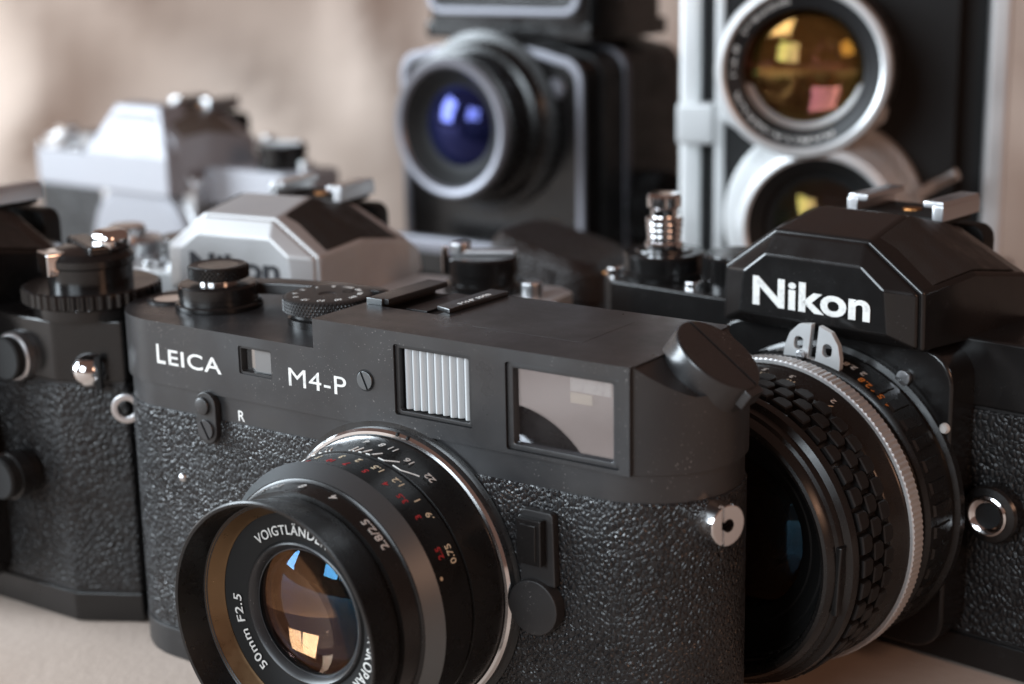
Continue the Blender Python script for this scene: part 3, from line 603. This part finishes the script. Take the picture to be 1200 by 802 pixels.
def add_big_lens(t):
    """standard lens with rubber grip blocks and knurled silver ring"""
    global CUR
    CUR = t; HZ = 34.2; ML = T(0, 0, HZ) @ FRONT
    lens = part('lens', lathe([(0, -.5), (30.4, -.5), (30.4, 1.2), (29.3, 1.6), (29.3, 3.0), (29.8, 3.4), (29.8, 11.5), (29.2, 12.0), (28.6, 12.2), (28.6, 15.4), (29.4, 15.6), (29.6, 19.2), (29.2, 19.6), (28.3, 23.0), (28.0, 23.4), (28.0, 35.0), (28.7, 35.2), (28.8, 35.6), (28.5, 37.0), (27.4, 37.6), (27.2, 39.0), (26.6, 39.4), (26.5, 40.2), (25.8, 41.2), (25.2, 41.4), (24.4, 41.0), (24.2, 38.5)], 192), ANOD, t, ML)
    part('silver_ring', knurl(30.5, 15.5, 19.0, 170, .16, False, .35), SILVERP, lens, ML, 20)
    rg = [math.radians(0)]
    # scalloped aperture ring: alternate raised lands
    blk = None
    for i in range(44):
        a = i*360/44
        if 62 < a < 112: continue
        mtx = RZ(a)
        if blk is None:
            bm = loft([[(29.6, -1.25, 4.2), (29.6, 1.25, 4.2), (29.6, 1.25, 10.6), (29.6, -1.25, 10.6)], [(30.2, -1.0, 4.8), (30.2, 1.0, 4.8), (30.2, 1.0, 10.0), (30.2, -1.0, 10.0)]])
            blk = me_from(bm, 'ring_land', None); blk.materials.append(ANOD)
        o = part('ring_land', blk, ANOD, lens); o.matrix_local = T(0, 0, HZ*S) @ FRONT @ mtx
    blk2 = None; n = 42
    for row in range(3):
        for i in range(n):
            a = (i+.5*(row % 2))*360/n
            if blk2 is None:
                w = 1.72; P = [(-w, 0.75), (-w*.55, 0), (w*.55, 0), (w, .75), (w, 3.2), (-w, 3.2)]
                bm = loft([[(27.9, x, y) for x, y in P], [(29.05, x*.96, y) for x, y in P], [(29.3, x*.82, .3+y*.84) for x, y in P]])
                blk2 = me_from(bm, 'grip_block', None); blk2.materials.append(RUBBER)
            o = part('grip_block', blk2, RUBBER, lens); o.matrix_local = T(0, 0, HZ*S) @ FRONT @ RZ(a) @ T(0, 0, (24.0+row*3.62)*S)
    # meter coupling prong on the aperture ring
    pr = []
    for sx in (-1, 1):
        P = [(sx*.8, 0), (sx*6.3, 0), (sx*6.2, 1.6), (sx*5.4, 4.2), (sx*3.6, 6.3), (sx*.8, 7.0)]
        b = prism(P if sx > 0 else list(reversed(P)), -.65, .65)
        h = prism([(x+sx*3.2, y+2.6) for x, y in rrect(2.0, 2.6, .9, 4)], -3, 3)
        pr.append(boolean(b, [(h, 'DIFFERENCE')]))
    pg = join(*pr, box(-6.3, 6.3, -.8, .2, -.65, .65)); bevel(pg, .08, 1, 50)
    ear = part('coupling_prong', pg, ALU, lens, ML @ RZ(84) @ T(29.6, 0, 11.0) @ Matrix(((0, 1, 0, 0), (-1, 0, 0, 0), (0, 0, 1, 0), (0, 0, 0, 1))))
    slot_screw('screw', lens, ML @ RZ(84+4) @ T(30.2, 0, 12.4) @ RZ(-90), .9, SATIN, .4)
    # scales: white, yellow and orange numerals
    part('lettering', join(*[wrap(text(s, None, 1.9, .012, .04, True), 29.85, 13.6-.0, a) for s, a in ()]+[wrap(text(s, None, 1.7, .012, .04, True), 29.86, 7.6, a) for s, a in (('2', 66), ('2.8', 72), ('8', 96), ('11', 102))]), WHITE, lens, ML)
    part('lettering', join(*[wrap(text(s, None, 1.8, .012, .05, True), 29.86, 10.0, a) for s, a in (('4', 50), ('5.6', 56), ('2.8', 62))]), ORANGE, lens, ML)
    part('lettering', join(*[wrap(text(s, None, 1.6, .012, .05, True), 28.9, 21.2, a) for s, a in (('2', 61), ('3', 80), ('5', 92))]), WHITE, lens, ML)
    part('lettering', join(*[wrap(text(s, None, 1.6, .012, .05, True), 28.5, 22.6, a) for s, a in (('7', 60), ('10', 79), ('15', 91))]), CREAM, lens, ML)
    # front: deep dark throat with ribs, then glass
    part('front_tube', lathe([(24.4, 41.0), (24.0, 40.4), (23.7, 38.6), (23.9, 38.3), (23.4, 36.2), (23.0, 36.0)], 160), BRONZE if False else ANOD, lens, ML)
    part('filter_thread', lathe([(24.2, 38.6)]+[(23.6+.25*(k % 2), 38.4-k*.3) for k in range(9)], 128), ANOD, lens, ML)
    part('throat', lathe([(23.4, 36.1), (21, 34.8), (20.6, 34.9), (18, 33.6), (17.6, 33.7), (15.2, 32.4), (15, 30)], 128), MATTE, lens, ML)
    part('lettering', arc(text('NIKKOR 50mm 1:1.8', 26, 2.0, .01, .05, True, 1.1), 19.4, 34.75, 120), WHITE, lens, ML)
    part('front_element', lathe([(0, 34.2), (4, 33.95), (8, 33.1), (12, 31.6), (15, 29.9), (15, 29), (0, 29)], 96), COATED_V, lens, ML, 60)
    part('inner_element', lathe([(0, 22), (5, 22.4), (10, 23.6), (15, 25.6)], 96), AMBER, lens, ML, 60)
    part('grip_tab', box(-6.5, 6.5, -.5, .7, 37.8, 39.6, .3), ANOD, lens, ML @ RZ(-3) @ T(26.6, 0, 0) @ RZ(-90))
    # small fittings on the camera front
    soc = part('flash_socket', lathe([(2.6, -6), (2.6, .2), (3.1, .6), (3.6, .8), (4.0, .6), (4.1, 0), (4.1, -1)], 48), CHROME, t, T(32.7, 5.4, 33.9) @ FRONT)
    part('socket_well', lathe([(0, -1.2), (3.0, -1.2), (3.0, .3)], 32), MATTE, soc, T(32.7, 5.4, 33.9) @ FRONT)
    part('socket_boss', lathe([(4.1, .3), (5.4, 0), (5.8, -.6), (5.8, -4.5)], 48), ENAMEL, soc, T(32.7, 5.4, 33.9) @ FRONT)
    part('index_dot', lathe([(0, .5), (.8, .4), (1.05, 0), (1.05, -.4)], 24), WHITE, t, T(26.0, -.9, 51.6) @ FRONT)
    slot_screw('screw', t, T(17.0, -.9, 60) @ FRONT @ RZ(30), 1.5, SATIN, .5)
    CUR = None

nik = slr('black SLR camera lettered Nikon in white on its prism', (126.1, 78.2, 0), -6.84, badge='Nikon')
add_big_lens(nik)
sil = slr('silver SLR camera with dark Nikon lettering and black prism panel behind the rangefinder', (-9.4, 57.0, 0), 7.6, .95, silver=True, badge='Nikon')
lef = slr('black SLR camera with toothed rewind dial and chamfered leather end', (-61.5, -7.5, 0), 0.6, 1.0, xr=60, xl=-80, chamf=(13, 7), knob='dial', left_controls=None, lens='cap')
CUR = lef
b = part('self_timer_button', join(lathe([(0, 3.6), (4.3, 3.6), (4.7, 3.2), (4.7, 1.4), (4.4, 1.2)], 48)), MATTE, lef, T(35.6, 8.2, 58.4) @ FRONT)
part('collar', lathe([(4.0, 1.6), (5.0, 1.5), (5.4, 1.1), (5.4, -1)], 48), SATIN, b, T(35.6, 8.2, 58.4) @ FRONT)
lg = T(53.6, 12.2, 56.6) @ RZ(31) @ FRONT
b = part('strap_stud', lathe([(0, 3.4), (1.6, 3.2), (2.9, 2.4), (3.7, 1.0), (3.8, 0), (3.8, -1)], 48), CHROME, lef, lg)
part('stud_slot', box(-.6, .6, -3.4, 3.4, 1.2, 2.6, .1), MATTE, b, lg @ T(2.6, 0, 0))
b = part('flash_plug', lathe([(0, 9), (4.2, 9), (4.6, 8.4), (4.6, 1), (3.6, .6), (3.6, -1)], 40), MATTE, lef, T(36, 9, 33) @ FRONT)
part('plug_collar', lathe([(4.4, 6.4), (5.2, 6.2), (5.2, 3.2), (4.4, 3)], 40), ENAMEL, b, T(36, 9, 33) @ FRONT)
CUR = None
far = slr(body=SILVER_FAR, label='silver SLR camera with plain bright prism farthest back on the paper', loc=(-191, 192, 0), rz=-3, sc=.95, xl=-84, silver=True, lens='cap', prism_leather=True, cap_metal=True, wide=True, pl=LEATHER_G)

# ------------------------------------------------------------------ medium-format reflex camera
def medium_format():
    global CUR
    t = Thing('medium_format_camera', 'black medium-format camera with grey arched front rim and blue-tinted lens', 'camera', (-70, 236, 0), -1); CUR = t
    def arch(w, h, rc, sag, n=8):
        P = [(w/2, 0)]
        for i in range(n+1):
            a = R(90*i/n); P.append((w/2-rc+rc*math.cos(a)*1.0, h-sag-rc+rc*math.sin(a)))
        for i in range(1, 8):
            f = i/8; x = (w/2-rc)*(1-2*f); P.append((x, h-sag+sag*(1-(2*f-1)**2)))
        for i in range(n+1):
            a = R(90+90*i/n); P.append((-w/2+rc+rc*math.cos(a), h-sag-rc+rc*math.sin(a)))
        P.append((-w/2, 0)); return P
    up = FRONT
    part('body', prism(arch(76, 108, 8, 4), -60, -10, .8, 3, 40), LEATHER_N, t, up)
    part('front_plate', prism(arch(75, 107, 8, 4), -10.2, 0, .6, 2, 40), ENAMEL, t, up)
    part('front_rim', ringplate(arch(75.4, 107.4, 8, 4), arch(70.6, 104.6, 6.5, 4), -.6, 1.6, .4), GREYRIM, t, up)
    part('body_rim', ringplate(arch(77, 109, 8.5, 4), arch(73, 106, 7, 4), -27, -23, .5), GREYRIM, t, up)
    ML = T(-1, 0, 81) @ FRONT @ Matrix.Diagonal((1, 1, .58, 1))
    lens = part('lens', lathe([(30, -1), (30, 5), (27, 6), (25.5, 9), (25.5, 14), (24, 15), (24, 33), (22, 34)], 96), ANOD, t, ML)
    part('front_ring', lathe([(19.2, 28), (19.4, 36), (20.2, 38), (21.8, 38.6), (22.8, 37.4), (22.8, 32), (22, 31)], 96), GREYRIM, lens, ML)
    part('throat', lathe([(19.5, 36), (16, 31), (14.2, 28), (0, 20)], 64), MATTE, lens, ML)
    part('front_element', lathe([(0, 35), (4, 34.4), (8, 32.6), (11, 30.2), (14, 26.6), (14, 26), (0, 26)], 64), BLUEC, lens, ML, 60)
    part('screw', lathe([(0, 1.6), (3, 1.4), (3.6, .6), (3.6, -1)], 32), GREYRIM, t, T(26.5, 0, 93) @ FRONT)
    part('release_stud', lathe([(0, 2), (2, 1.8), (2.4, 1), (2.4, -1)], 24), BRASS, t, T(25, 0, 47) @ FRONT)
    f = part('finder_hood', prism(rrect(68, 48, 6, 6), 112, 152, 1.0, 2, 40), ENAMEL, t, T(0, 32, 0))
    part('hood_panel', prism(rrect(58, 36, 4, 6), 0, 1.2, .3), LEATHER_N, f, T(0, 8.2, 136) @ FRONT)
    part('hood_trim', ringplate(rrect(63, 40.5, 6, 6), rrect(58.4, 36.4, 4, 6), 0, 1.8, .4), GREYRIM, f, T(0, 8.2, 136) @ FRONT)
    part('finder_base', box(-34, 34, 9, 57, 107.2, 113, .6), ENAMEL, t)
    for (y, z) in ((26, 124), (44, 134)): part('catch', disc(3.2, 0, 2.5, .6, 24), GREYRIM, t, T(33.9, y, z) @ RY(90))
    part('base_plate', join(box(-33, 33, -14, 52, -.0, 5, .6)), GREYRIM, t)
    ft = part('focus_rail', box(-30, 30, -17.5, -13.5, 38, 43, .8), GREYRIM, t)
    part('rail_bracket', box(-24, 24, -16, .2, 30, 38.2, .6), ENAMEL, ft)
    kn = part('wind_knob', knurl(13, 0, 10, 40, .5, False, .8), ENAMEL, t, T(38, 36, 50) @ RY(90), 25)
    CUR = None
medium_format()

# ------------------------------------------------------------------ twin-lens reflex camera
def twin_lens():
    global CUR
    t = Thing('twin_lens_camera', 'tall black twin-lens camera with chrome front edges and two chrome-ringed lenses', 'camera', (58.6, 227.7, 0), 20); CUR = t
    W = 44
    part('body', box(-W+2, W-2, 16, 92, 0, 142, 2.0, 3), LEATHER_N, t)
    part('front_wall', box(-W+1, W-1, 12, 16.4, 1, 141, .6), MATTE, t)
    for sx in (-1, 1):
        part('edge_trim', prism([(x, y) for x, y in rrect(6.4, 7, 1.6, 5)], 0, 143, .4), ALU, t, T(sx*W, 12, 0))
    part('hood', box(-W+4, W-4, 20, 84, 141.5, 150, 1.2), ENAMEL, t)
    bd = part('lens_board', prism(rrect(66, 118, 4, 6), -12.2, -4, .6, 2, 40), MATTE, t, T(0, 0, 80) @ FRONT)
    part('board_trim', box(-35.8, -33.0, 3.4, 9.4, 20, 140, .5), ALU, bd)
    cl = part('latch', box(-47, -36, 1.8, 8.4, 81, 93, 1.0), ALU, t)
    # viewing lens
    M1 = T(-8, 4, 105) @ FRONT
    l1 = part('viewing_lens', lathe([(25, -1), (25, 14), (24.2, 15), (23.6, 24), (22, 25)], 96), ANOD, t, M1)
    part('front_ring', lathe([(20.9, 25), (21.2, 28.2), (22.0, 28.8), (23.4, 28.6), (24.0, 27.4), (24.0, 22), (23, 21)], 112), ALU, l1, M1)
    part('name_ring', lathe([(21.1, 27.2), (17.6, 26.0), (17.3, 26.3), (16.7, 26.0), (16.5, 23)], 96), MAT_NR, l1, M1)
    part('lettering', arc(text('MAMIYA-SEKOR  1:2.8  f=80mm', 66, 2.0, .01, .05, True, 1.2), 19.3, 26.65, 200), WHITE, l1, M1)
    part('front_element', lathe([(0, 28.0), (4, 27.7), (8, 26.9), (12, 25.5), (16.6, 23.0), (16.6, 22), (0, 22)], 64), COATED, l1, M1, 60)
    part('inner_element', lathe([(0, 19.4), (4, 19.1), (8, 18.2), (12, 16.6), (16.5, 14.0)], 64), GOLD, l1, M1, 60)
    part('lens_bracket', prism([(-24, -4), (-24, -15), (-10, -23), (10, -23), (22, -15), (22, -4)], 0, 16, .8), ALU, l1, M1)
    # taking lens with broad chrome shutter ring
    M2 = T(-3, 4, 61) @ FRONT
    l2 = part('taking_lens', lathe([(28.5, -1), (28.5, 9), (27.6, 10.2), (26.4, 13.5), (25.0, 20), (23.6, 22)], 112), ALU, t, M2)
    part('front_ring', lathe([(19.5, 20), (19.7, 25.6), (20.6, 26.2), (22.6, 25.6), (23.8, 23.4), (24, 21)], 96), ALU, l2, M2)
    part('throat', lathe([(19.8, 25.2), (15.6, 22), (15, 20), (0, 16)], 64), MATTE, l2, M2)
    part('front_element', lathe([(0, 23.0), (4, 22.7), (8, 21.7), (12, 20), (14.6, 18.6), (14.6, 18), (0, 18)], 64), COATED, l2, M2, 60)
    lv = part('cocking_lever', tube([(27, 8, 12), (32, 12, 15), (37, 15, 17)], 1.7, 10), CHROME, l2, M2)
    part('focus_knob', knurl(12, 0, 9, 44, .5, False, .8), SATIN, t, T(W-1.5, 40, 30) @ RY(90), 25)
    for (x, z) in ((-26, 130), (24, 134)): part('screw', disc(2.2, 0, 1.0, .3, 24), SATIN, bd, T(x, 4, z) @ FRONT)
    CUR = None
MAT_NR = mat('grey_name_ring', (.02, .02, .021), .4, .3)
twin_lens()

# ------------------------------------------------------------------ leather pouch between the cameras
def pouch():
    global CUR
    t = Thing('leather_case', 'dark brown leather lens case between the silver camera and the twin-lens camera', 'case', (10, 158, 0), 5); CUR = t
    part('case_body', prism(rrect(32, 30, 8, 6), 0, 47, 2.5, 3, 40), LEATHER_B, t)
    lid = part('lid', loft([[(x*1.06, y*1.06, z+(-x*.22)) for x, y in rrect(32, 30, 8, 6)] for z in (50, 58)]+[[(x*.9, y*.9, 61-x*.22) for x, y in rrect(32, 30, 8, 6)]], bw=.8, ang=30), LEATHER_B, t)
    part('strap', box(-5, 5, -16.6, -15, 28, 56, .4), LEATHER_B, t)
    part('stud', disc(2.2, 0, 2, .5, 24), BRASS, t, T(0, -16.4, 33) @ FRONT)
    CUR = None
pouch()
